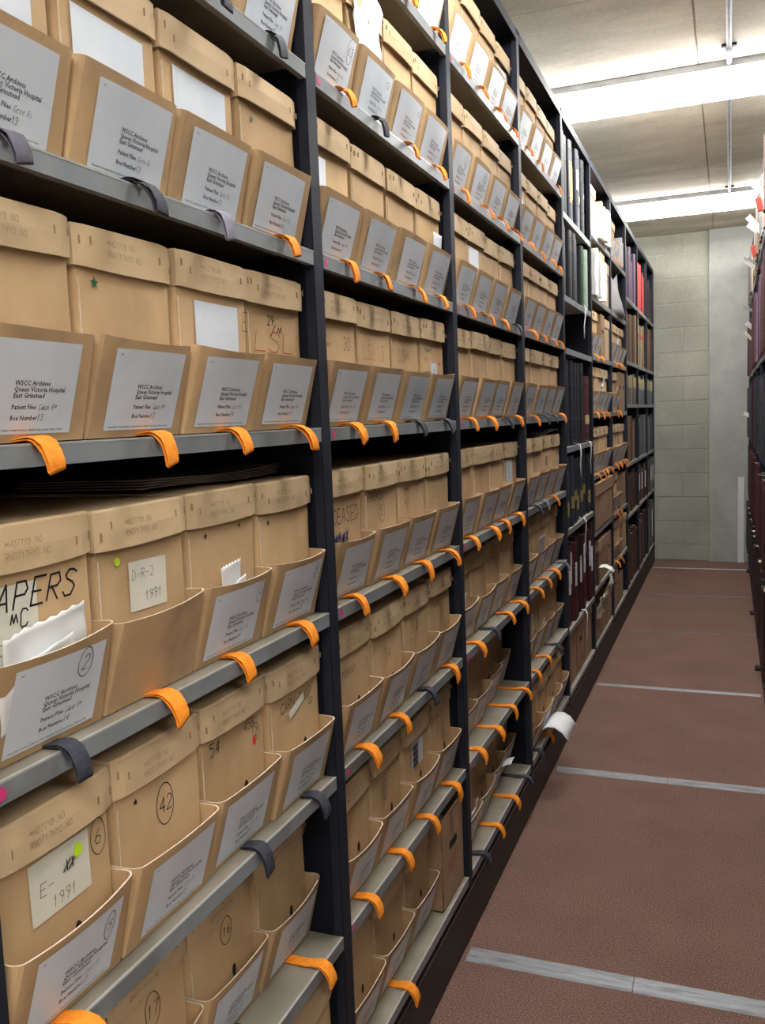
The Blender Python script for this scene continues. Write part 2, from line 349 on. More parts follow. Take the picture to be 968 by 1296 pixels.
# ------------------------------------------------------------------ archive boxes
HW=.101; HT=.128; OUT=.038; BH=.262
SL=math.atan2(OUT-.003,HT)
def body_mesh(v):
    rng=random.Random(v); q=MB(); P=[]
    for i in range(9):
        z=.002+i/8*(BH-.004-.002); row=[]
        for x,y in [(-.36,-HW+.003),(-.18,-HW+.001),(0,-HW+.003),(.0015,-HW*.5),(.0018,0),(.0015,HW*.5),(0,HW-.003),(-.18,HW-.001),(-.36,HW-.003)]:
            row.append((x+.0005*math.sin(i*1.3+v)*(x>-.01),y,z))
        P.append(row)
    q.grid(P,closed=True); q.poly(P[0]); q.poly(P[-1])
    q.box(.0012,.0030,-HW+.006,-HW+.0068,.02,BH-.06,1)
    return q.mesh('box_body',[M['card'],M['edge']])
def lid_mesh(v):
    rng=random.Random(v*3+1); q=MB(); P=[]; a=HW+.0015; n=10; T=BH+.006; H=.052
    sag=rng.uniform(.001,.005); bow=rng.uniform(.001,.004); tilt=rng.uniform(-.003,.003)
    def ringp(z,ins,wv):
        row=[]
        for i in range(n+1):
            s=-1+2*i/n; x=.010-ins+(bow*(1-s*s) if wv else 0); zz=z-(sag*(1-s*s) if wv else 0)+tilt*s*wv
            cx=.004*(abs(s)>.93); row.append((x-cx,s*(a-ins),zz))
        row+= [(-.18,(a-ins)+.001*wv,z),(-.368+ins,a-ins,z),(-.368+ins,-a+ins,z),(-.18,-(a-ins)-.001*wv,z)]
        return row
    P=[ringp(T-H,0,1),ringp(T-H*.5,-.0004,.5),ringp(T-.003,0,0),ringp(T,.003,0)]
    q.grid(P,closed=True); q.poly(P[-1])
    P2=[ringp(T-H,.0,1),ringp(T-H,.003,1),ringp(T-H+.02,.003,1)]
    q.grid(P2,1,closed=True)
    for s in (-.93,-.72,.70,.93):                 # staples
        z=T-H*rng.uniform(.45,.8); q.box(.0105,.0132,s*a-.0004,s*a+.0004,z,z+.010,2)
    return q.mesh('box_lid',[M['lid'],M['edge'],M['staple']])
def tray_mesh(v,dip=.0):
    rng=random.Random(v*7+2); q=MB(); a=HW+.0028; th=.0025; rows_o=[]; rows_i=[]; nz=7; ny=12
    bow=rng.uniform(.0,.006); d=rng.uniform(.0,.005)+dip; lt=rng.uniform(-.002,.004)
    for j in range(nz):
        t=j/(nz-1); x=.003+(OUT-.003)*t; R=.004+.012*t
        ro=[]; ri=[]
        for s,(dst,k) in enumerate(((ro,0),(ri,1))):
            o=th*k
            pts=[(-.30,-a+o),(-.15,-a+o),(-.0,-a+o)]
            c=max(R-o,.001)
            for q_ in range(5):
                an=-PI/2+q_/4*PI/2; pts.append((x-R+c*math.cos(an),-a+R+c*math.sin(an)))
            for i in range(1,ny):
                s_=-1+2*i/ny; pts.append((x-o+bow*t*(1-s_*s_),s_*(a-R)))
            for q_ in range(5):
                an=q_/4*PI/2; pts.append((x-R+c*math.cos(an),a-R+c*math.sin(an)))
            pts+=[(-.0,a-o),(-.15,a-o),(-.30,a-o)]
            for px,py in pts:
                fr=min(max((px+.02)/.05,0),1); sy=py/a
                zz=.0015+t*(HT-.0015-d*fr*(1-sy*sy)+lt*fr*sy)
                dst.append((px,py,zz))
        rows_o.append(ro); rows_i.append(ri)
    q.grid(rows_o); q.grid(rows_i); q.grid([rows_o[-1],rows_i[-1]],1)
    q.grid([rows_o[0],rows_i[0]],0)
    q.grid([[r_[0] for r_ in rows_o],[r_[0] for r_ in rows_i]],1); q.grid([[r_[-1] for r_ in rows_o],[r_[-1] for r_ in rows_i]],1)
    return q.mesh('front_tray',[M['tray'],M['edge']]),(bow,d,lt)
NV=5
BODY=[body_mesh(i) for i in range(NV)]; LID=[lid_mesh(i) for i in range(NV)]
TR=[tray_mesh(i) for i in range(NV)]
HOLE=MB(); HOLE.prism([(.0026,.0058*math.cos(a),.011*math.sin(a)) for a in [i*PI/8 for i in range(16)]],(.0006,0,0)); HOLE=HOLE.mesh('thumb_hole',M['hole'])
# slope frame of the tray front: u along +Y, v up the slope
def slope(uu,vv,off,g=(0,0,0)):
    bow,d,lt=g; z=.0015+vv*math.cos(SL)-off*math.sin(SL); a=HW+.0028; s=uu/a; s=max(-1,min(1,s))
    t=(z-.0015)/(HT-.0015-d*(1-s*s)+lt*s)
    return (.003+(OUT-.003)*t+bow*t*(1-s*s)+off+.0006*t, uu, z)
LW,LH=.152,.106
def label_mesh(bow):
    q=MB(); P=[]
    for j in range(5):
        vv=.010+LH*j/4; t=vv/HT
        P.append([slope(-LW/2+LW*i/8+.002,vv,.0009,bow) for i in range(9)])
    q.grid(P); return q.mesh('paper_label',M['label'])
LAB=[label_mesh(TR[i][1]) for i in range(NV)]
def text_mesh(lines):
    """lines: (text,u,v,size,bold) in label coordinates -> list of tri meshes data"""
    V=[];Fc=[]
    for tx,uu,vv,sz in lines:
        c=bpy.data.curves.new('t','FONT'); c.body=tx; c.size=sz; c.offset=.00012*sz/.0075; c.resolution_u=1
        o=bpy.data.objects.new('t',c); COL.objects.link(o)
        dg=bpy.context.evaluated_depsgraph_get(); me=bpy.data.meshes.new_from_object(o.evaluated_get(dg))
        k=len(V); V+=[(uu+p.co.x,vv+p.co.y) for p in me.vertices]; Fc+=[tuple(k+i for i in p.vertices) for p in me.polygons]
        bpy.data.objects.remove(o); bpy.data.curves.remove(c); bpy.data.meshes.remove(me)
    return V,Fc
TXT=text_mesh([('WSCC Archives',-.022,.0655,.0082),('Queen Victoria Hospital',-.022,.0585,.0082),('East Grinstead',-.022,.0515,.0082),
               ('Patient Files',-.022,.0385,.0078),('Box Number',-.022,.0260,.0078),
               ('Please Note: Contents Subject to Data Protection. Handle Under License. Return to Box',-.066,.0135,.0036),('No.',-.066,.1075,.0036)])
def printed(bow):
    V,Fc=TXT; me=bpy.data.meshes.new('printed_text')
    me.from_pydata([slope(a,b_,.0013,bow) for a,b_ in V],[],Fc); me.materials.append(M['print']); me.update(); return me
PRN=[printed(TR[i][1]) for i in range(NV)]
def scribble_mesh(v,bow,num):
    """handwriting after the printed words on the label"""
    rng=random.Random(v*11+5); q=MB()
    to3=lambda a,b_: slope(a,b_,.0016,bow)
    st,_=strokes('Gene Rs' if v%2 else 'Gwun Ry',.007,rng,.3)
    for p in st: ribbon(q,[(a*.8+.020,b_+.0375) for a,b_ in p],.0004,to3)
    st,_=strokes(num,.008,rng,.2)
    for p in st: ribbon(q,[(a*.8+.019,b_+.0250) for a,b_ in p],.0006,to3)
    return q.mesh('handwritten_note',M['ink'],merge=False)
SCR=[[scribble_mesh(i+NV*j,TR[i][1],n_) for j,n_ in enumerate(('13','14','15'))] for i in range(NV)]
def strap_mesh(v,mat,w=.025):
    rng=random.Random(v*5+3); q=MB()
    sk=rng.uniform(-.006,.016); drop=rng.uniform(.020,.036); ext=rng.uniform(.012,.022)
    path=[(-.11,.0030),(-.06,.0032),(-.03,.0036),(-.004,.0042),(.006,.0050),(.016,.0072),(.026,.0085),(.034,.0070),(.040+ext*.3,.001),(.040+ext*.7,-.010),(.040+ext*.95,-.5*drop-.006),(.040+ext,-drop),(.0395+ext,-drop-.004)]
    bk=[(.0355+ext,-drop-.001),(.0355+ext*.9,-.5*drop-.006),(.037+ext*.5,-.010),(.034+ext*.3,-.003),(.0315,.0030),(.026,.0042),(.016,.0036),(.006,.0022),(-.004,.0018),(-.03,.0016),(-.06,.0014),(-.11,.0012)]
    pts=path+bk; P=[]
    tw=rng.uniform(-.1,.5)
    for k,(x,z) in enumerate(pts):
        t=min(max((x-.02)/.04,0),1); row=[]
        if k>12: t*=.9
        for o in (-w/2,-w/2+.0004,w/2-.0004,w/2): row.append((x,o+sk*t,z+tw*o*t))
        P.append(row)
    q.grid(P)
    me=q.mesh('pull_strap',mat)
    bm=bmesh.new(); bm.from_mesh(me); bmesh.ops.solidify(bm,geom=list(bm.faces),thickness=.0011)
    for fc in bm.faces: fc.smooth=True
    bm.to_mesh(me); bm.free(); return me
STR={c:[strap_mesh(i,M[mn]) for i in range(5)] for c,mn in (('o','orange'),('k','navy'),('g','lilac'),('p','plum'))}
STW={'o':'orange','k':'black','g':'lilac grey','p':'dark plum'}
def wall_note(root,kind,y,z,h,text,mat='ink',wd=.0016,ring=None,seed=0,slant=.12,x=.0032,name='marker_writing',xs=1):
    rng=random.Random(seed+hash(text)%1 + len(text)*13); q=MB(); to3=lambda a,b_:(x,y+a,z+b_)
    st,wdt=strokes(text,h,rng,slant)
    for p in st: ribbon(q,[(a*xs,b2) for a,b2 in p],wd,to3)
    if ring: ribbon(q,ring_pts(wdt*.42,h*.5,ring[0],ring[1],rng),wd,to3)
    return link(name,q.mesh('marker_writing',M[mat],merge=False),root)
def star(root,y,z,r_,mat,x=.0034):
    q=MB(); q.prism([(x,y+(r_ if i%2==0 else r_*.4)*math.sin(i*PI/5),z+(r_ if i%2==0 else r_*.4)*math.cos(i*PI/5)) for i in range(10)],(.0003,0,0))
    link('star_stamp',q.mesh('star',M[mat]),root)
def dot(root,y,z,ry,rz,mat,x=.0036):
    q=MB(); q.prism([(x,y+ry*math.cos(i*PI/7),z+rz*math.sin(i*PI/7)) for i in range(14)],(.0004,0,0)); link('sticker',q.mesh('dot',M[mat]),root)
def wall_sheet(root,y0,y1,z0,z1,mat='paper',tilt=0,x=.0030,name='wall_label'):
    q=MB(); c=((y0+y1)/2,(z0+z1)/2); P=[]
    for j in range(4):
        row=[]
        for i in range(5):
            yy=y0+(y1-y0)*i/4; zz=z0+(z1-z0)*j/3; row.append((x+.0004*math.sin(i+j),c[0]+(yy-c[0])*math.cos(tilt)-(zz-c[1])*math.sin(tilt),c[1]+(yy-c[0])*math.sin(tilt)+(zz-c[1])*math.cos(tilt)))
        P.append(row)
    q.grid(P); return link(name,q.mesh(name,M[mat]),root)
def label_note(root,bow,text,u0,v0,h,ring=None,wd=.0011,seed=3):
    rng=random.Random(seed); q=MB(); to3=lambda a,b_: slope(u0+a,v0+b_,.0018,bow)
    st,wdt=strokes(text,h,rng,.25)
    for p in st: ribbon(q,p,wd,to3)
    if ring: ribbon(q,ring_pts(wdt*.45,h*.5,ring[0],ring[1],rng),wd,to3)
    link('marker_writing',q.mesh('m',M['ink'],merge=False),root)
ORD=['first','second','third','fourth']
BAYN={0:'nearest bay',1:'second bay',2:'third bay',3:'fourth bay',5:'sixth bay',6:'seventh bay'}
SHN=['eighth','seventh','sixth','fifth','fourth','third','second','bottom']
BX={}
def archive_box(bay,lev,i,strap='o',look=None,near=True,plabel=True,dx=0,rz=None,dy=0,levels=STD,tray=True,stamp=True):
    rng=random.Random(bay*100+lev*10+i)
    ya=post_y(bay-1)+.004; yc=ya+.0035+HW+.003+i*.2120+dy
    v=rng.randrange(NV); z=EYE+levels[lev]
    dx+={(0,6):-.045,(1,6):-.012,(1,7):-.02,(2,5):-.02,(2,6):-.03-.014*i,(2,7):-.025-.012*i,(3,5):-.015,(3,6):-.025}.get((bay,lev),0)
    sh='bottom shelf' if lev==7 else SHN[lev]+' shelf up'
    if look is None:
        look='lidded brown box with %s pull loop'%STW[strap] if strap!='-' else 'lidded brown box without pull loop'
    lab='%s, %s along %s, %s'%(look,ORD[i],sh,BAYN[bay])
    t=thing('archive_box',lab,'archive box',(-.752+dx+rng.uniform(-.004,.003),yc,z),(0,0,rng.uniform(-.0025,.0025) if i in (0,3) else rng.uniform(-.006,.006) if rz is None else rz),
            group='archive boxes on the left rack')
    link('box_body',BODY[v],t); link('box_lid',LID[(v+i)%NV],t,(rng.uniform(-.002,.002),0,rng.uniform(-.001,.003)),(rng.uniform(-.01,.01),rng.uniform(-.01,.006),0))
    if tray:
        link('front_tray',TR[v][0],t)
        if plabel:
            ls=link('paper_label',LAB[v],t,(0,rng.uniform(-.012,.006),0))
            link('printed_text',PRN[v],ls)
            if near: link('handwritten_note',SCR[v][rng.randrange(3)],ls)
    if lev>=5 and tray: link('thumb_hole',HOLE,t,(0,.03,.088 if v%2 else .097))
    if strap!='-': link('pull_strap',STR[strap][rng.randrange(5)],t,(-dx,rng.uniform(-.02,.012),0))
    if near and stamp and lev in (3,4,5,6):
        q=MB(); rr=random.Random(bay+lev+i)
        for ln in range(2):
            st,_=strokes('RNO717HYO.NO' if ln else 'WHO77YB.NO',.0075,rr,.05)
            for p in st: ribbon(q,p and [(a-.05,b_+BH-.018-ln*.014) for a,b_ in p],.0006,lambda a,b_:(.0150,a,b_))
        link('faded_stamp',q.mesh('stamp',M['faint'],merge=False),t)
    BX[(bay,lev,i)]=(t,TR[v][1]); return t
# loops per bay and level: one character per box
ROWS={0:{1:'kkkk',2:'pkgo',3:'oooo',4:'kooo',5:'o-kk',6:'ooko',7:'--o-'},
 1:{0:'kooo',1:'okoo',2:'oooo',3:'ookk',4:'oooo',5:'ooko',6:'oooo',7:'oo-'},
 2:{0:'oooo',1:'oooo',2:'oook',3:'ooko',4:'oooo',5:'okoo',6:'oooo',7:'kook'},
 3:{0:'oo-o',1:'oooo',2:'oooo',3:'okko',4:'kgo-',5:'ooog',6:'ook-',7:'ko--'},
 5:{2:'oo',3:'ooo-',4:'oooo'},
 6:{0:'oo',2:'ooo-',3:'oo',4:'oooo',5:'oo',6:'oo'}}
LOOK={(0,2,0):'typed-label box above dark plum loop',(0,2,1):'box with blank white sheet on its wall',(0,2,3):'box with tiny green star under lid',
 (0,3,1):'brown box with green star on plain wall',(0,3,2):'box with white sheet above its tray',(0,3,3):'brown box marked LSL in red',
 (0,4,0):'box scrawled PAPERS with note D-E-6',(0,4,1):'box with white note D-R-2 1991',(0,4,2):'brown box with black star and circled 4',(0,4,3):'brown box with black star and circled 5',
 (0,5,0):'box with note E 1991 and lime dot',(0,5,1):'brown box with circled 42 in marker',(0,5,2):'brown box marked 54 with red dot',(0,5,3):'brown box marked CARN-CHAP 22',
 (1,3,0):'brown box marked 30 beside green dot',(1,3,1):'brown box marked LSL 13 in red',(1,4,0):'brown box marked DECEASED above blue scribble',(1,4,1):'brown box marked FRENCH with circled 5',
 (1,4,2):'brown box with circled 5 9 over 12',(1,4,3):'brown box marked 35 in pencil',(1,5,0):'brown box marked MURRAY',(1,3,3):'box with white tag and red mark',(1,6,2):'brown box with patterned white sticker'}
for bay,rows in ROWS.items():
    for lev,s in rows.items():
        for i,c in enumerate(s):
            if bay==0 and lev==7 and i<2: continue
            dx=0
            if bay==2 and lev==1 and i==2: dx=.0
            archive_box(bay,lev,i,c,LOOK.get((bay,lev,i)),near=bay<=2,plabel=not(bay==0 and lev==4 and i==1))
B=lambda *k: BX[k][0]
def off_label(k):       # sticks on the label of box k
    return BX[k]
# ---- writing and notes, nearest bay
wall_sheet(B(0,2,1),-.075,.07,.105,.205,'label'); wall_sheet(B(0,2,2),-.07,.075,.105,.205,'label'); star(B(0,2,3),-.06,.19,.006,'green')
wall_sheet(B(0,2,0),-.07,.07,.105,.205,'label')
star(B(0,3,1),-.066,.197,.0085,'green')
wall_sheet(B(0,3,2),-.055,.070,.10,.20,'label')
wall_note(B(0,3,2),0,.084,.165,.03,'E','ink',.001,x=.0034)
b_=B(0,3,3); wall_note(b_,0,-.03,.183,.016,'29','ink'); wall_note(b_,0,-.02,.165,.020,'/~','ink',xs=1.5); wall_note(b_,0,-.078,.137,.034,'LSL','red',.0016,xs=1.9)
b_=B(0,4,0); wall_note(b_,0,-.088,.172,.030,'PAPERS','ink',.0026,slant=.3,xs=1.15); wall_note(b_,0,-.04,.150,.02,'~C','ink',.002)
wall_sheet(b_,-.085,.005,.085,.20,'oldpaper',x=.0028); wall_note(b_,0,-.062,.125,.012,'CX','print',.001,x=.0045); wall_note(b_,0,-.055,.104,.014,'D-E-6','print',.001,x=.0045)
label_note(b_,BX[(0,4,0)][1],'2',.036,.088,.018,(.013,.019),seed=4)
b_=B(0,4,1); wall_sheet(b_,-.035,.05,.122,.19,'oldpaper',-.02); wall_note(b_,0,-.030,.166,.013,'D-R-2','faint',.0009,x=.0046); wall_note(b_,0,-.004,.134,.013,'1991','ink',.0009,x=.0046); dot(b_,-.058,.196,.006,.006,'neon')
b_=B(0,4,2); star(b_,-.052,.2,.006,'ink'); star(b_,.05,.205,.005,'ink'); label_note(b_,BX[(0,4,2)][1],'4',.050,.090,.014,(.010,.019),seed=5)
b_=B(0,4,3); star(b_,-.066,.197,.0055,'ink'); label_note(b_,BX[(0,4,3)][1],'5',.050,.090,.013,(.008,.015),seed=6)
b_=B(0,5,0); wall_sheet(b_,-.045,.058,.13,.205,'oldpaper',.02); wall_note(b_,0,-.03,.160,.016,'E-','faint',.0012,x=.0046); wall_note(b_,0,-.012,.138,.014,'1991','faint',.0010,x=.0046)
wall_note(b_,0,.010,.172,.012,'XX','ink',.002,x=.0048,slant=.5)
dot(b_,.036,.188,.0075,.009,'neon',.005); wall_note(b_,0,.070,.178,.018,'6','ink',.0012,(.014,.024)); label_note(b_,BX[(0,5,0)][1],'5',.048,.082,.012,(.010,.020),seed=9)
b_=B(0,5,1); star(b_,-.058,.198,.0055,'ink'); wall_note(b_,0,-.005,.158,.020,'42','ink',.0016,(.020,.030))
b_=B(0,5,2); wall_note(b_,0,-.075,.185,.020,'54','ink',.0018); wall_note(b_,0,.03,.190,.016,'458','ink',.0014); wall_note(b_,0,.065,.172,.014,'2','ink',.0012,(.011,.014)); dot(b_,.062,.165,.005,.008,'neonr')
b_=B(0,5,3); wall_note(b_,0,-.06,.180,.018,'CARN-CHAP','ink',.0014); wall_note(b_,0,.05,.165,.011,'22','ink',.0012); wall_sheet(b_,-.035,.03,.172,.186,'oldpaper',.35,x=.0050)
b_=B(0,6,2); wall_note(b_,0,-.0,.172,.016,'16','ink',.0013,(.018,.024)); b_=B(0,6,1); wall_note(b_,0,-.0,.165,.020,'17','ink',.0013,(.018,.028))
# ---- second bay
label_note(B(1,1,0),BX[(1,1,0)][1],'63',.040,.085,.016,(.014,.024),seed=2); label_note(B(1,1,1),BX[(1,1,1)][1],'13',.040,.088,.014,seed=7); label_note(B(1,1,2),BX[(1,1,2)][1],'13',.044,.088,.012,seed=8)
label_note(B(1,2,3),BX[(1,2,3)][1],'C',.045,.092,.010,seed=8)
wall_sheet(B(1,2,0),-.09,-.02,.12,.20,'label'); dot(B(1,2,0),-.012,.145,.005,.008,'neon')
b_=B(1,3,0); dot(b_,-.075,.165,.006,.006,'neong'); wall_note(b_,0,.03,.158,.026,'30','ink',.0014); wall_note(b_,0,-.06,.162,.010,'wwwe','faint',.0008)
b_=B(1,3,1); wall_note(b_,0,-.075,.145,.034,'LSL13','red',.0012)
b_=B(1,3,2); wall_note(b_,0,-.06,.150,.028,'S5-~','faint',.0013); wall_note(b_,0,-.03,.15,.03,'S/','ink',.001)
b_=B(1,3,3); wall_note(b_,0,-.07,.185,.014,'~wwwRB','ink',.0010); wall_sheet(b_,-.02,.035,.122,.158,'label'); wall_note(b_,0,.0,.130,.018,'6','ink',.001,x=.0045); dot(b_,.058,.158,.006,.005,'neonr'); wall_note(b_,0,-.07,.16,.012,'wRw','red',.0008)
b_=B(1,4,0); wall_note(b_,0,-.078,.158,.030,'DCEASED','ink',.0018,slant=.05)
for k in range(3): wall_note(b_,0,-.07,.112+.004*k,.024,'~w~wX','blue',.002,seed=k,x=.0040)
b_=B(1,4,1); wall_note(b_,0,-.085,.187,.020,'FRENCH','ink',.0013); wall_note(b_,0,-.012,.150,.022,'5','ink',.0014,(.018,.028))
b_=B(1,4,2); wall_note(b_,0,-.050,.165,.022,'5','ink',.0014,(.016,.022)); wall_note(b_,0,.020,.160,.038,'9','ink',.0012); wall_note(b_,0,-.045,.135,.016,'12','ink',.0011); wall_note(b_,0,-.06,.192,.010,'wwwww','ink',.0008); wall_note(b_,0,-.065,.15,.02,'--','ink',.001)
b_=B(1,4,3); wall_note(b_,0,-.05,.152,.032,'33/','faint',.0014)
b_=B(1,5,0); wall_note(b_,0,-.075,.165,.016,'- MURRAY','ink',.0012); wall_note(b_,0,.075,.172,.008,'1','ink',.002)
b_=B(1,5,1); wall_note(b_,0,-.02,.14,.026,'S4','faint',.0016)
b_=B(1,5,2); wall_note(b_,0,-.05,.16,.034,'S 5','ink',.0014); wall_note(b_,0,-.05,.135,.02,'6','ink',.001); dot(b_,.03,.18,.004,.004,'neong')
b_=B(1,5,3); wall_note(b_,0,-.06,.18,.016,'M-wNK','ink',.0010)
b_=B(1,6,1); wall_note(b_,0,-.02,.15,.03,'9','ink',.0014,(.018,.03))
b_=B(1,6,2); wall_sheet(b_,-.04,.05,.13,.20,'label'); 
for k in range(4): wall_note(b_,0,-.03,.135+k*.015,.010,'HXEHX','ink',.003,seed=k,x=.0045)
b_=B(1,6,3); wall_note(b_,0,-.03,.17,.02,'6','ink',.001,(.016,.02))
wall_note(B(1,6,0),0,-.02,.14,.03,'CC','red',.001)
# ---- third bay
wall_sheet(B(2,2,1),-.085,.03,.09,.205,'label')
for i,t_ in ((0,'63'),(1,'R3')): label_note(B(2,1,i),BX[(2,1,i)][1],t_,.015,.080,.02,(.016,.018),wd=.0012,seed=i)
wall_note(B(2,4,1),0,-.03,.165,.022,'0','ink',.0013,(.014,.026)); wall_sheet(B(2,4,3),-.085,.02,.125,.205,'label'); wall_note(B(2,4,3),0,-.05,.14,.04,'S','print',.001,x=.0045)
wall_sheet(B(2,0,3),-.07,.07,.11,.205,'label',.1); wall_note(B(2,0,3),0,.0,.16,.02,'8','print',.001,(.015,.018),x=.0045)
wall_sheet(B(3,1,0),-.02,.05,.12,.17,'paper',.3); wall_sheet(B(3,4,2),-.02,.02,.14,.18,'faint'); wall_sheet(B(3,4,3),.05,.085,.11,.17,'oldpaper')
wall_sheet(B(3,6,1),-.05,.0,.09,.19,'oldpaper')

# ------------------------------------------------------------------ loose papers
def sheet(name,label,cat,w_,h_,loc,rot,seed=1,amp=.008,mat='paper',curl=0.0,nx=14,nz=14,group=None,jag=0):
    """a thin sheet in its local YZ plane, crumpled / curled towards +X"""
    q=MB(); P=[]
    rng=random.Random(seed)
    for j in range(nz+1):
        v=j/nz*h_; row=[]
        for i in range(nx+1):
            uu=(i/nx-.5)*w_
            d=noise.noise(Vector((uu*18,v*18,seed*3.1)))*amp+noise.noise(Vector((uu*45,v*45,seed)))*amp*.3
            if curl: 
                a=v/h_*curl; x=(1-math.cos(a))*h_/curl; zz=math.sin(a)*h_/curl
            else: x,zz=0,v
            if jag and j==nz: zz-=jag*(i%2)
            row.append((x+d,uu,zz))
        P.append(row)
    q.grid(P); me=q.mesh(name,M[mat])
    bm=bmesh.new(); bm.from_mesh(me); bmesh.ops.solidify(bm,geom=list(bm.faces),thickness=.0006)
    for fc in bm.faces: fc.smooth=True
    bm.to_mesh(me); bm.free()
    return thing(name,label,cat,loc,rot,group,me)
def in_tray(k,name,label,w_,h_,y=0,z=.03,tilt=.2,rx=0,seed=1,amp=.004,mat='paper',curl=0,jag=0,x=.012):
    t=B(*k); return sheet(name,label,'paper',w_,h_,(t.location.x+x,t.location.y+y,t.location.z+z),(rx,tilt,0),seed,amp,mat,curl,group=None,jag=jag)
in_tray((0,4,0),'paper_sheet','white serrated sheets stuffed in the tray of the scrawled box, nearest bay',.13,.115,.005,.045,.12,.14,2,.006,jag=.003)
in_tray((0,4,0),'paper_sheet','crumpled white sheet lying in front in the same near tray',.12,.075,-.02,.052,.24,.22,9,.008,x=.018)
in_tray((0,4,2),'paper_sheet','torn white slip poking from the tray below a black star, nearest bay',.06,.095,.0,.06,.1,.12,3,.004,jag=.004)
in_tray((0,4,2),'paper_sheet','folded white slip beside the torn one, nearest bay',.03,.07,.03,.06,.2,.3,5,.004)
in_tray((1,2,3),'card_slip','grey card standing out of a tray high in the second bay',.075,.10,.035,.075,.05,.0,5,.002,'label')
in_tray((1,1,1),'crumpled_sheet','crumpled white wrapping sheet hanging above the tray, top of second bay',.16,.23,.03,.09,-.02,.25,8,.020,'paper')
in_tray((2,5,0),'paper_sheet','white sheet in a tray, third shelf up, third bay',.06,.10,-.02,.06,.1,.1,4)
in_tray((2,7,0),'paper_sheet','crumpled white papers in the first bottom tray, third bay',.15,.10,0,.05,.15,.1,6,.014,jag=.01)
in_tray((2,7,2),'paper_roll','rolled white paper in a bottom tray, third bay',.05,.10,.05,.06,.15,.2,4,.003,curl=1.2)
in_tray((3,6,1),'paper_sheet','white sheet leaning out of a tray, second shelf up, fourth bay',.05,.11,.03,.055,.25,-.35,4,.002)
in_tray((3,5,1),'grey_folder','dark grey folder standing in a tray, third shelf up, fourth bay',.12,.13,.04,.05,.1,0,4,.003,'grey_card')
in_tray((6,2,1),'paper_sheet','white papers poking from trays, sixth shelf up, seventh bay',.10,.11,.0,.06,.2,.15,12,.008)
in_tray((5,3,1),'paper_sheet','white slips standing in trays, fifth shelf up, sixth bay',.12,.12,0,.06,.2,.05,14,.006,jag=.03,x=.016)
in_tray((6,3,0),'paper_sheet','white slip leaning from a tray, fifth shelf up, seventh bay',.035,.12,.03,.06,.3,-.35,15,.003)
# big white sheet draped over the bottom lip, fourth bay
def drape(name,label,cat,y,z,w_,pts,mat='paper',skew=0,group=None,seed=0):
    """strip of given profile [(x,z)...] hung over a shelf lip; width along Y"""
    q=MB(); P=[]; n=len(pts)
    for k,(x,zz) in enumerate(pts):
        P.append([(x,(-.5+i/4)*w_+skew*k/(n-1),zz+.002*math.sin(k+i*.9+seed)) for i in range(5)])
    q.grid(P); me=q.mesh(name,M[mat]); bm=bmesh.new(); bm.from_mesh(me); bmesh.ops.solidify(bm,geom=list(bm.faces),thickness=.0007)
    for fc in bm.faces: fc.smooth=True
    bm.to_mesh(me); bm.free()
    return thing(name,label,cat,(FX,y,z),(0,0,0),group,me)
drape('paper_sheet','large white sheet curling out over the lowest shelf edge, fourth bay','paper',3.72,EYE-1.37,.21,[(-.025,.020),(-.01,.045),(.015,.062),(.045,.062),(.075,.045),(.10,.012)],skew=.0)
# white tapes in the ledger bay
for n_,(y,zl,wd,ln,sk,lab) in enumerate([(4.90,.545,.035,.17,-.10,'white tape tag hanging slanted from the empty shelf of ledger bay'),(4.60,-.17,.035,.17,.03,'left white tape hanging below the tall black ledgers'),(4.98,-.17,.032,.17,.0,'right white tape hanging below the tall black ledgers'),
    (4.76,-.567,.03,.18,.0,'white tape hanging above the maroon volumes with white labels'),(4.74,-1.06,.03,.16,.03,'white tape hanging over the lower shelf edge of ledger bay')]):
    drape('white_tape',lab,'tape',y,EYE+zl,wd,[(-.07,.004),(-.02,.010),(.006,.009),(.016,-.01),(.016,-.05),(.012,-.10),(.015,-ln)],'tape',sk)
# flat folders lying on lids
fold=noisy('dark_folder',(0.11,0.095,0.085),(0.19,0.16,0.14),9,.7)
M['fold']=fold
def flat_folder(label,loc,w_,d_,seed,mat='fold',n=3,rot=0,amp=.006):
    q=MB()
    for s in range(n):
        P=[]; P2=[]
        for j in range(5):
            x=-d_*j/4; row=[]
            for i in range(13):
                y=(-.5+i/12)*w_; row.append((x+.002*s,y,.004*s+amp*(.5+.5*math.sin(i*.45+seed+.25*s))*(1-.1*j)))
            P.append(row); P2.append([(a,b2,c+.0022) for a,b2,c in row])
        q.grid(P); q.grid(P2); q.grid([P[0],P2[0]]); q.grid([P[-1],P2[-1]])
        q.grid([[r_[0] for r_ in P],[r_[0] for r_ in P2]]); q.grid([[r_[-1] for r_ in P],[r_[-1] for r_ in P2]])
    return thing('document_folder',label,'folder',loc,(0,0,rot),None,q.mesh('document_folder',M[mat]))
flat_folder('dark thin folders lying flat across two box lids, nearest bay, fourth shelf up',(-.80,1.30,EYE-.37+BH+.012),.42,.24,1,'fold',4)
flat_folder('white edged folder lying on box lids, fourth shelf up, fourth bay',(-.76,3.98,EYE-.37+BH+.012),.42,.24,3,'grey_card',3,-.06,.012)
flat_folder('buff folder lying on box lids, third shelf up, fourth bay',(-.745,3.78,EYE-.70+BH+.012),.70,.26,2,'oldpaper',3,.03,.014)
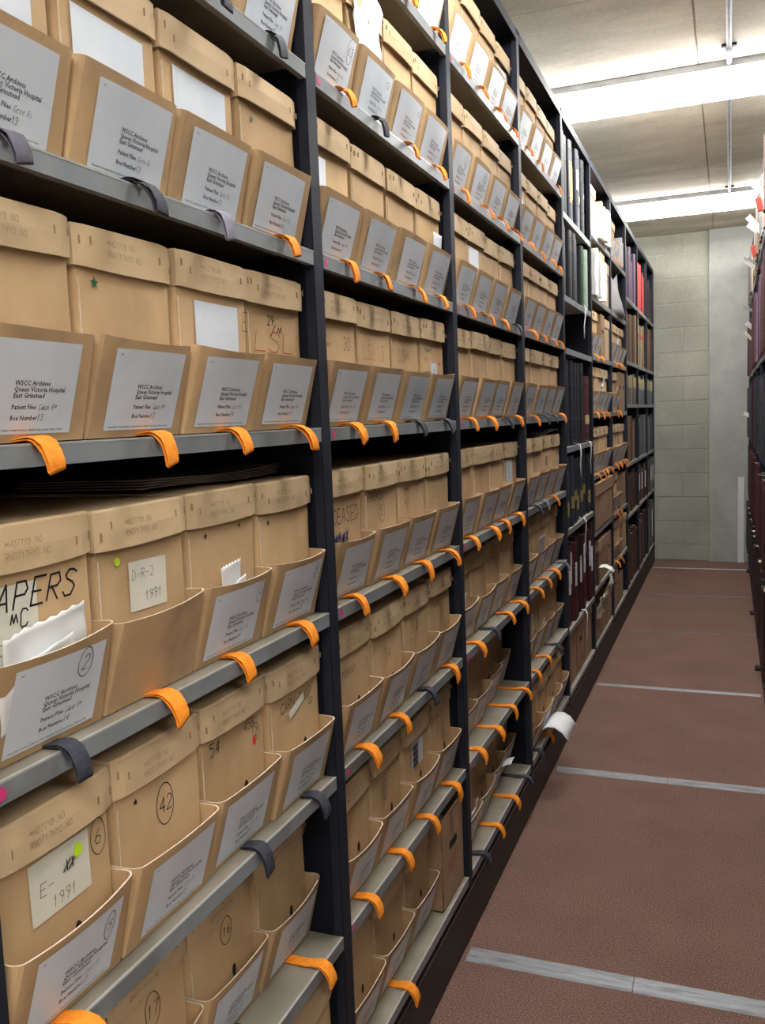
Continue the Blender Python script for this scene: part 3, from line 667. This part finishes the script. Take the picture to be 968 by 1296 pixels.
# ------------------------------------------------------------------ cartons
def carton(label,y0,y1,z,h,depth=.36,x=-.735,mat='carton',hand=True,lidh=0,marks=None,group=None,openlip=True):
    t=thing('carton',label,'carton',(x,(y0+y1)/2,z),(0,0,0),group); hw=(y1-y0)/2-.002
    q=MB(); th=.004
    q.box(-depth,0,-hw,hw,.001,.006)
    q.box(-th,0,-hw,hw,.001,h); q.box(-depth,-depth+th,-hw,hw,.001,h); q.box(-depth,0,-hw,-hw+th,.001,h-.004); q.box(-depth,0,hw-th,hw,.001,h-.004)
    if lidh: pass
    link('carton_body',q.mesh('carton_body',M[mat],bevel=.0015,seg=1),t)
    if lidh:
        q=MB(); q.box(-depth-.003,.005,-hw-.002,hw+.002,h-lidh,h+.004); link('carton_lid',q.mesh('carton_lid',M[mat],bevel=.003),t)
    elif openlip:
        q=MB(); q.box(-depth+.005,-.005,-hw+.005,hw-.005,h*.7,h*.72); link('file_stack',q.mesh('files',M['oldpaper']),t)
    if hand:
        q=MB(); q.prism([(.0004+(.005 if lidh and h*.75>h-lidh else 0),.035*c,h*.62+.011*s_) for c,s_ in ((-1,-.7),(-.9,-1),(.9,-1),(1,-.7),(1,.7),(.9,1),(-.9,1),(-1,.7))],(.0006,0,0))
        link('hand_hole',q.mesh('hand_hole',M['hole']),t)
    if marks:
        for (tx,yy,zz,hh,mm) in marks: wall_note(t,0,yy,zz,hh,tx,mm,.003,x=.0012 if not lidh else .0064)
    return t
carton('open brown carton with hand hole and red scrawl, end of bottom shelf, second bay',2.235,2.442,EYE-1.37,.264,marks=[('M7',-.05,.07,.05,'red')])
# ledger bay, lower shelves
for n_ in range(3):
    carton('large brown carton standing on the bottom shelf below ledgers, %s of three'%('nearest','middle','farthest')[n_],4.33+n_*.27,4.33+n_*.27+.262,EYE-1.37,.27,x=-.74,hand=n_==1,lidh=.05,mat='carton')
carton('dark brown carton low at the back of the near-empty shelf in ledger bay',4.55,4.95,EYE+.30,.14,.2,x=-.90,hand=False,lidh=.04)
# sixth bay (y 5.19-6.05) and seventh bay (6.09-6.95)
ya=5.195
carton('lidded buff carton at the left of the top shelf, sixth bay',ya,ya+.25,EYE+1.0,.26,hand=False,lidh=.05,mat='lid')
carton('tall buff carton with hand hole beside white bundle, seventh shelf up, sixth bay',ya+.42,ya+.62,EYE+.648,.30,mat='lid',lidh=.06)
carton('tall narrow buff carton, farther of two, seventh shelf up, sixth bay',ya+.625,ya+.84,EYE+.648,.27,mat='lid',lidh=.06)
carton('wide brown carton spotted with dark marks, third shelf up, sixth bay',ya,ya+.82,EYE-.77+.075,.27,mat='carton',hand=False,lidh=.07,x=-.72,marks=[('wwww',-.3,.17,.03,'ink')])
carton('tall brown carton at far end, sixth shelf up, sixth bay',ya+.44,ya+.62,EYE+.315,.27,mat='carton',hand=True)
carton('narrow brown carton last on sixth shelf up, sixth bay',ya+.63,ya+.84,EYE+.315,.25,mat='lid',hand=False,lidh=.05)
for n_ in range(3):
    carton('brown carton on second shelf up, sixth bay, %s of three'%('nearest','middle','farthest')[n_],ya+.23+n_*.205,ya+.425+n_*.205,EYE-1.035,.25,hand=n_==2,lidh=.06 if n_<2 else 0,mat='carton',marks=[('1 1',-.03,.08,.02,'ink')])
for n_ in range(3):
    carton('dusty brown carton on the bottom shelf, sixth bay, %s of three'%('nearest','middle','farthest')[n_],ya+n_*.28,ya+.27+n_*.28,EYE-1.37,.16+.04*n_,hand=False,lidh=.0,mat='carton')
sheet('paper_sheet','crumpled white papers spilling over the bottom cartons, sixth bay','paper',.22,.14,(-.725,5.33,EYE-1.22),(0,.25,0),21,.03,'oldpaper')
sheet('paper_sheet','white papers standing beyond the spilling ones, bottom shelf, sixth bay','paper',.16,.14,(-.725,5.72,EYE-1.18),(.2,.2,0),23,.02,'oldpaper')
drape('paper_sheet','white sheet draped out over the second shelf edge, sixth bay','paper',5.42,EYE-.98,.10,[(-.03,.03),(0,.05),(.03,.055),(.06,.04),(.08,.02)],seed=3)
yb=6.095
for n_ in range(2):
    carton('buff carton, %s of two at the far end of a lower shelf, seventh bay'%('nearer','farther')[n_],yb+.43+n_*.21,yb+.635+n_*.21,EYE-1.035,.26,hand=False,lidh=.05,mat='lid' if n_ else 'carton')
    carton('brown carton, %s of two at the far end of the middle shelf, seventh bay'%('nearer','farther')[n_],yb+.43+n_*.21,yb+.635+n_*.21,EYE-.013,.28,hand=True,mat='carton')
    carton('brown lidless carton, %s of two on the third shelf up, seventh bay'%('nearer','farther')[n_],yb+.43+n_*.21,yb+.635+n_*.21,EYE-.70,.24,hand=False,mat='carton')
carton('single tall brown carton on the bottom shelf, seventh bay',yb+.02,yb+.30,EYE-1.37,.29,mat='carton',hand=True)
carton('low carton beside the tall one on the bottom shelf, seventh bay',yb+.32,yb+.62,EYE-1.37,.2,mat='carton',hand=False)
archive_box(5,0,3,'-',near=False)
# paper bag and bundles
def bundle(label,y0,y1,z,h,seed,mat,x=-.735,name='paper_bundle',cat='paper bundle',lean=.03,n=7):
    t=thing(name,label,cat,(x,(y0+y1)/2,z)); hw=(y1-y0)/2; rng=random.Random(seed)
    mats=mat if isinstance(mat,list) else [mat]
    for k in range(n):
        w_=2*hw/n*.9; hh=h*rng.uniform(.75,1.0); q=MB(); yy=-hw+(k+.5)*2*hw/n; xo=rng.uniform(-.02,.035); sk=rng.uniform(-lean,lean)
        P=[]
        for j in range(5):
            s=j/4; P.append([(xo+.004*math.sin(j*2+k),yy-w_/2+sk*s,.001+hh*s),(xo+.002,yy+w_/2+sk*s,.001+hh*s*.99),(-.25,yy+w_/2+sk*s,.001+hh*s),(-.25,yy-w_/2+sk*s,.001+hh*s)])
        q.grid(P,closed=True); q.poly(P[0]); q.poly(P[-1]); link('paper_file',q.mesh('file',M[mats[k%len(mats)]]),t)
    return t
bundle('bundle of buff and white files jutting out near the top, sixth bay',ya+.255,ya+.62,EYE+1.0,.23,3,['oldpaper','lid','paper'],x=-.715,lean=.05)
bundle('white paper bundle left of the tall cartons, seventh shelf up, sixth bay',ya,ya+.40,EYE+.648,.27,5,['paper','oldpaper','grey_card'],x=-.725)
bundle('grey paper files leaning on the eighth shelf, seventh bay',yb+.47,yb+.80,EYE+1.0,.2,6,['grey_card','label'],lean=.015)
q=MB(); P=[]
for j in range(7):
    s=j/6; row=[]
    for i in range(16):
        a=i/16*2*PI; ww=.30*(1-.35*s*s); dd=.10*(1-.5*s)
        row.append((dd*math.cos(a)*(1+.12*math.sin(3*a+j))-.06,ww*math.sin(a)*(1+.05*math.sin(5*a+j*2)),.001+.27*s+.03*s*math.sin(4*a)))
    P.append(row)
q.grid(P,closed=True); q.poly(P[0])
thing('carrier_bag','crumpled grey bag with twisted handles on the seventh shelf up, seventh bay','bag',(-.735,yb+.42,EYE+.648),(0,0,0),None,q.mesh('carrier_bag',M['grey_card'],smooth=True))

# ------------------------------------------------------------------ bound volumes
def cloth(name,c,rough=.5): return noisy(name,tuple(v*.8 for v in c),c,30,rough,3,.05,.12,spec=.4)
CL={'black':cloth('black_cloth',(.022,.024,.032)),'navy':cloth('navy_cloth',(.03,.04,.07)),'maroon':cloth('maroon_cloth',(.085,.016,.024)),'darkmaroon':cloth('dark_maroon_cloth',(.045,.012,.018)),
 'green':cloth('dark_green_cloth',(.02,.05,.035)),'pale':cloth('pale_green_cloth',(.30,.40,.32)),'purple':cloth('purple_cloth',(.16,.10,.17)),'red':cloth('red_cloth',(.55,.06,.045)),
 'cream':cloth('cream_board',(.50,.42,.26)),'tan':cloth('tan_cloth',(.26,.17,.10)),'blue':cloth('slate_blue_cloth',(.10,.14,.20)),'grey':cloth('grey_cloth',(.13,.14,.16)),'brown':cloth('brown_cloth',(.10,.055,.035))}
M['pages']=noisy('page_edges',(.50,.45,.34),(.62,.56,.44),80,.9); M['yellow']=plain('yellow_tag',(.50,.44,.18),.6); M['gold']=plain('gold_letters',(.45,.36,.14),.4,.3)
_bk={}
def book_meshes(th,h,d,col):
    k=(round(th,3),round(h,3),round(d,3),col)
    if k in _bk: return _bk[k]
    q=MB(); hw=th/2-.0008; n=8
    o=[(-d,-hw),(-.012,-hw)]+[(-.012+.012*math.sin(a),-hw*math.cos(a)) for a in [i*PI/n for i in range(1,n)]]+[(-.012,hw),(-d,hw)]
    inn=[(-d,hw-.0025),(-.012,hw-.0025)]+[(-.012+.009*math.sin(a),(hw-.0025)*math.cos(a)) for a in [i*PI/n for i in range(1,n)]]+[(-.012,-hw+.0025),(-d,-hw+.0025)]
    q.prism([(x,y,.001) for x,y in o+inn],(0,0,h-.001))
    for zz in (.12,.3,.7,.88):                    # raised bands
        P=[(-.012+.0128*math.sin(a),-hw*math.cos(a)*1.0) for a in [i*PI/n for i in range(0,n+1)]]
        q.grid([[(x,y,h*zz) for x,y in P],[(x+.0012,y,h*zz+.003) for x,y in P],[(x,y,h*zz+.006) for x,y in P]])
    c=q.mesh('cover',CL[col])
    q=MB(); q.box(-d+.005,-.010,-hw+.0026,hw-.0026,.004,h-.006); p=q.mesh('page_block',M['pages'])
    _bk[k]=(c,p); return c,p
def tag_mesh(th,z0,z1,mat,_c={}):
    k=(round(th,3),round(z0,3),round(z1,3),mat)
    if k not in _c:
        q=MB(); hw=th/2-.001; n=8
        P=[(-.012+.0142*math.sin(a),-hw*.9*math.cos(a)) for a in [i*PI/n for i in range(1,n)]]
        q.grid([[(x,y,z0) for x,y in P],[(x,y,z1) for x,y in P]]); _c[k]=q.mesh('spine_label',M[mat])
    return _c[k]
def row_of_books(y0,y1,z,cols,th,h,x,label,group,sgn=1,tag=None,d=.26,jit=.01,hj=.03,name='bound_volume',cat='book',gaps=()):
    y=y0; i=0; rng=random.Random(int(y0*100)+int(z*100))
    while y+th<=y1+1e-6:
        if i not in gaps:
            c=cols[i%len(cols)]; hh=h-hj*rng.choice((0,.3,.6,1)); 
            t=thing(name,label%{'c':c},cat,(x+sgn*rng.uniform(-jit,jit),y+th/2,z),(0,0,0 if sgn>0 else PI),group)
            a,b2=book_meshes(th,hh,d,c); link('cover',a,t); link('page_block',b2,t)
            if tag and tag[i%len(tag)]:
                z0,z1,mm=tag[i%len(tag)]; link('spine_label',tag_mesh(th,z0,z1,mm),t)
        y+=th+.0006; i+=1
a,c=4.295,5.145
row_of_books(a,c,EYE+.925,['navy','black','black','navy','grey','navy','grey','black','navy'],.09,.40,-.74,'tall dark ledger standing at the very top of the ledger bay','dark ledgers on the top shelf of the ledger bay',tag=[None,None,None,(.10,.3,'gold'),(.14,.30,'yellow'),(.2,.3,'label'),(.16,.19,'yellow'),None,(.22,.24,'label')])
row_of_books(a,c-.28,EYE+.545,['black','navy','black','black','navy','green'],.095,.345,-.735,'dark ledger in the second row from the top of the ledger bay','dark ledgers in the second row of the ledger bay',d=.22)
row_of_books(c-.275,c,EYE+.545,['green','pale','pale'],.09,.33,-.73,'green cloth volume at the far end of the second ledger row','green volumes of the second ledger row',d=.22)
row_of_books(a,c-.22,EYE-.17,['black'],.10,.43,-.735,'tall black ledger with pale top edge standing left of the maroon volume','tall black ledgers of the ledger bay',tag=[None],hj=.012)
row_of_books(c-.205,c,EYE-.17,['maroon'],.20,.36,-.73,'thick tall maroon volume with tan spine label beside the black ledgers','',tag=[(.10,.15,'yellow')],hj=0)
row_of_books(a,c,EYE-.567,['black','navy','black'],.12,.36,-.735,'thick black ledger with tan label near its foot, below the white tapes','black ledgers with tan labels',tag=[(.06,.13,'gold'),(.09,.15,'gold'),(.12,.17,'gold')])
row_of_books(a,c,EYE-1.06,['darkmaroon','maroon'],.070,.44,-.735,'dark maroon volume with tall white spine label in the ledger bay','maroon volumes with white labels in the ledger bay',tag=[(.20,.34,'label'),(.16,.30,'paper'),(.20,.36,'label'),(.18,.30,'label'),None],hj=.06)
row_of_books(5.21,5.41,EYE-1.035,['brown','tan'],.065,.23,-.735,'brown bound volume on the second shelf up of the sixth bay','brown volumes of the sixth bay')
specs=[(.84,.42,[['purple','darkmaroon','purple'],['maroon','red','red'],['black','darkmaroon']],'top'),
 (.367,.40,[['tan','brown','brown'],['cream','cream','tan'],['tan','maroon','brown']],'second row from the top'),
 (.04,.27,[['tan','cream','grey'],['blue','grey','blue'],['blue','grey']],'third row from the top'),
 (-.41,.36,[['brown','darkmaroon','tan'],['grey','black','grey'],['navy','grey']],'fourth row from the top'),
 (-.81,.33,[['darkmaroon','brown'],['brown','maroon'],['brown','grey']],'second row from the bottom'),
 (-1.37,.46,[['darkmaroon','brown'],['brown','tan','darkmaroon'],['brown','grey','blue']],'bottom row')]
bn={7:'third bay from the end wall',8:'second bay from the end wall',9:'last bay by the end wall'}
for z,h,cc,rn in specs:
    for bi in range(3):
        k=7+bi; y0,y1=post_y(k-1)+.008,post_y(k)-PT-.006
        tag=None
        if z==.04: tag=[(.13,.22,'yellow'),(.14,.23,'yellow')]
        if z==.367 and bi==1: tag=[(.23,.27,'red'),(.24,.28,'red')]
        if z==-1.37 and bi==2: tag=[(.1,.36,'label'),None]
        if z==-.81 and bi>0: tag=[None,(.1,.25,'label')]
        row_of_books(y0,y1,EYE+z,cc[bi],.118,h,-.735,'%(c)s bound volume, '+rn+', '+bn[k],'volumes in the %s, %s'%(rn,bn[k]),tag=tag,d=.24,hj=.08)
# right rack: only its front edge shows
rr=[(.95,.36,['brown','tan','cream','grey'],'top','buff'),(.28,.50,['maroon','darkmaroon','purple'],'second','maroon'),(-.30,.48,['navy','black','darkmaroon'],'third','black'),(-.84,.46,['darkmaroon','maroon','darkmaroon'],'fourth','maroon'),(-1.38,.46,['black','darkmaroon'],'bottom','black')]
for z,h,cc,rn,_ in rr:
    for k in range(3,10):
        y0,y1=post_y(k-1)+.006,post_y(k)-PT-.004
        row_of_books(y0,y1,EYE+z,cc,.142,h,RX-.012,'%(c)s volume seen edge-on on the right rack, '+rn+' shelf','volumes on the %s shelf of the right rack'%rn,sgn=-1,jit=.012,d=.24,hj=.06)
for n_,(y,z,w_,h_,rx,tilt,mt) in enumerate([(5.6,1.18,.05,.10,.2,-1.0,'paper'),(5.9,1.02,.06,.12,.5,-.7,'paper'),(6.4,1.10,.05,.09,.1,-1.1,'label'),(6.9,.98,.03,.10,.1,-1.4,'grey_card'),(7.3,1.0,.05,.08,.0,-1.1,'paper'),
     (7.6,.72,.04,.09,-.1,-1.5,'grey_card'),(8.0,.62,.06,.07,.2,-.9,'paper'),(8.3,.55,.04,.09,.0,-.9,'oldpaper'),(8.9,-.10,.06,.06,0,-1.3,'oldpaper')]):
    sheet('paper_slip','%s slip jutting from the right rack, %s counted from the camera'%({'paper':'white','label':'pale','grey_card':'grey','oldpaper':'cream'}[mt],['first','second','third','fourth','fifth','sixth','seventh','eighth','ninth'][n_]),'paper slip',w_*.6,h_,(RX-.002,y,EYE+z),(abs(tilt)*.8+rx*.3,0,-PI/2+.25),40+n_,.004,mt)
for n_,(y,z) in enumerate([(5.42,1.08),(6.5,1.0)]):
    q=MB(); q.box(-.03,0,-.02,.02,0,.07); q.box(-.031,-.001,-.021,-.019,.0,.071)
    thing('red_wallet','small red document wallet jutting from the right rack top shelf','wallet',(RX-.005,y,EYE+z-.03),(.1*(n_%3),-.25,0),'red wallets on the right rack',q.mesh('wallet',CL['red'],bevel=.003))
print('objects',len(bpy.data.objects))
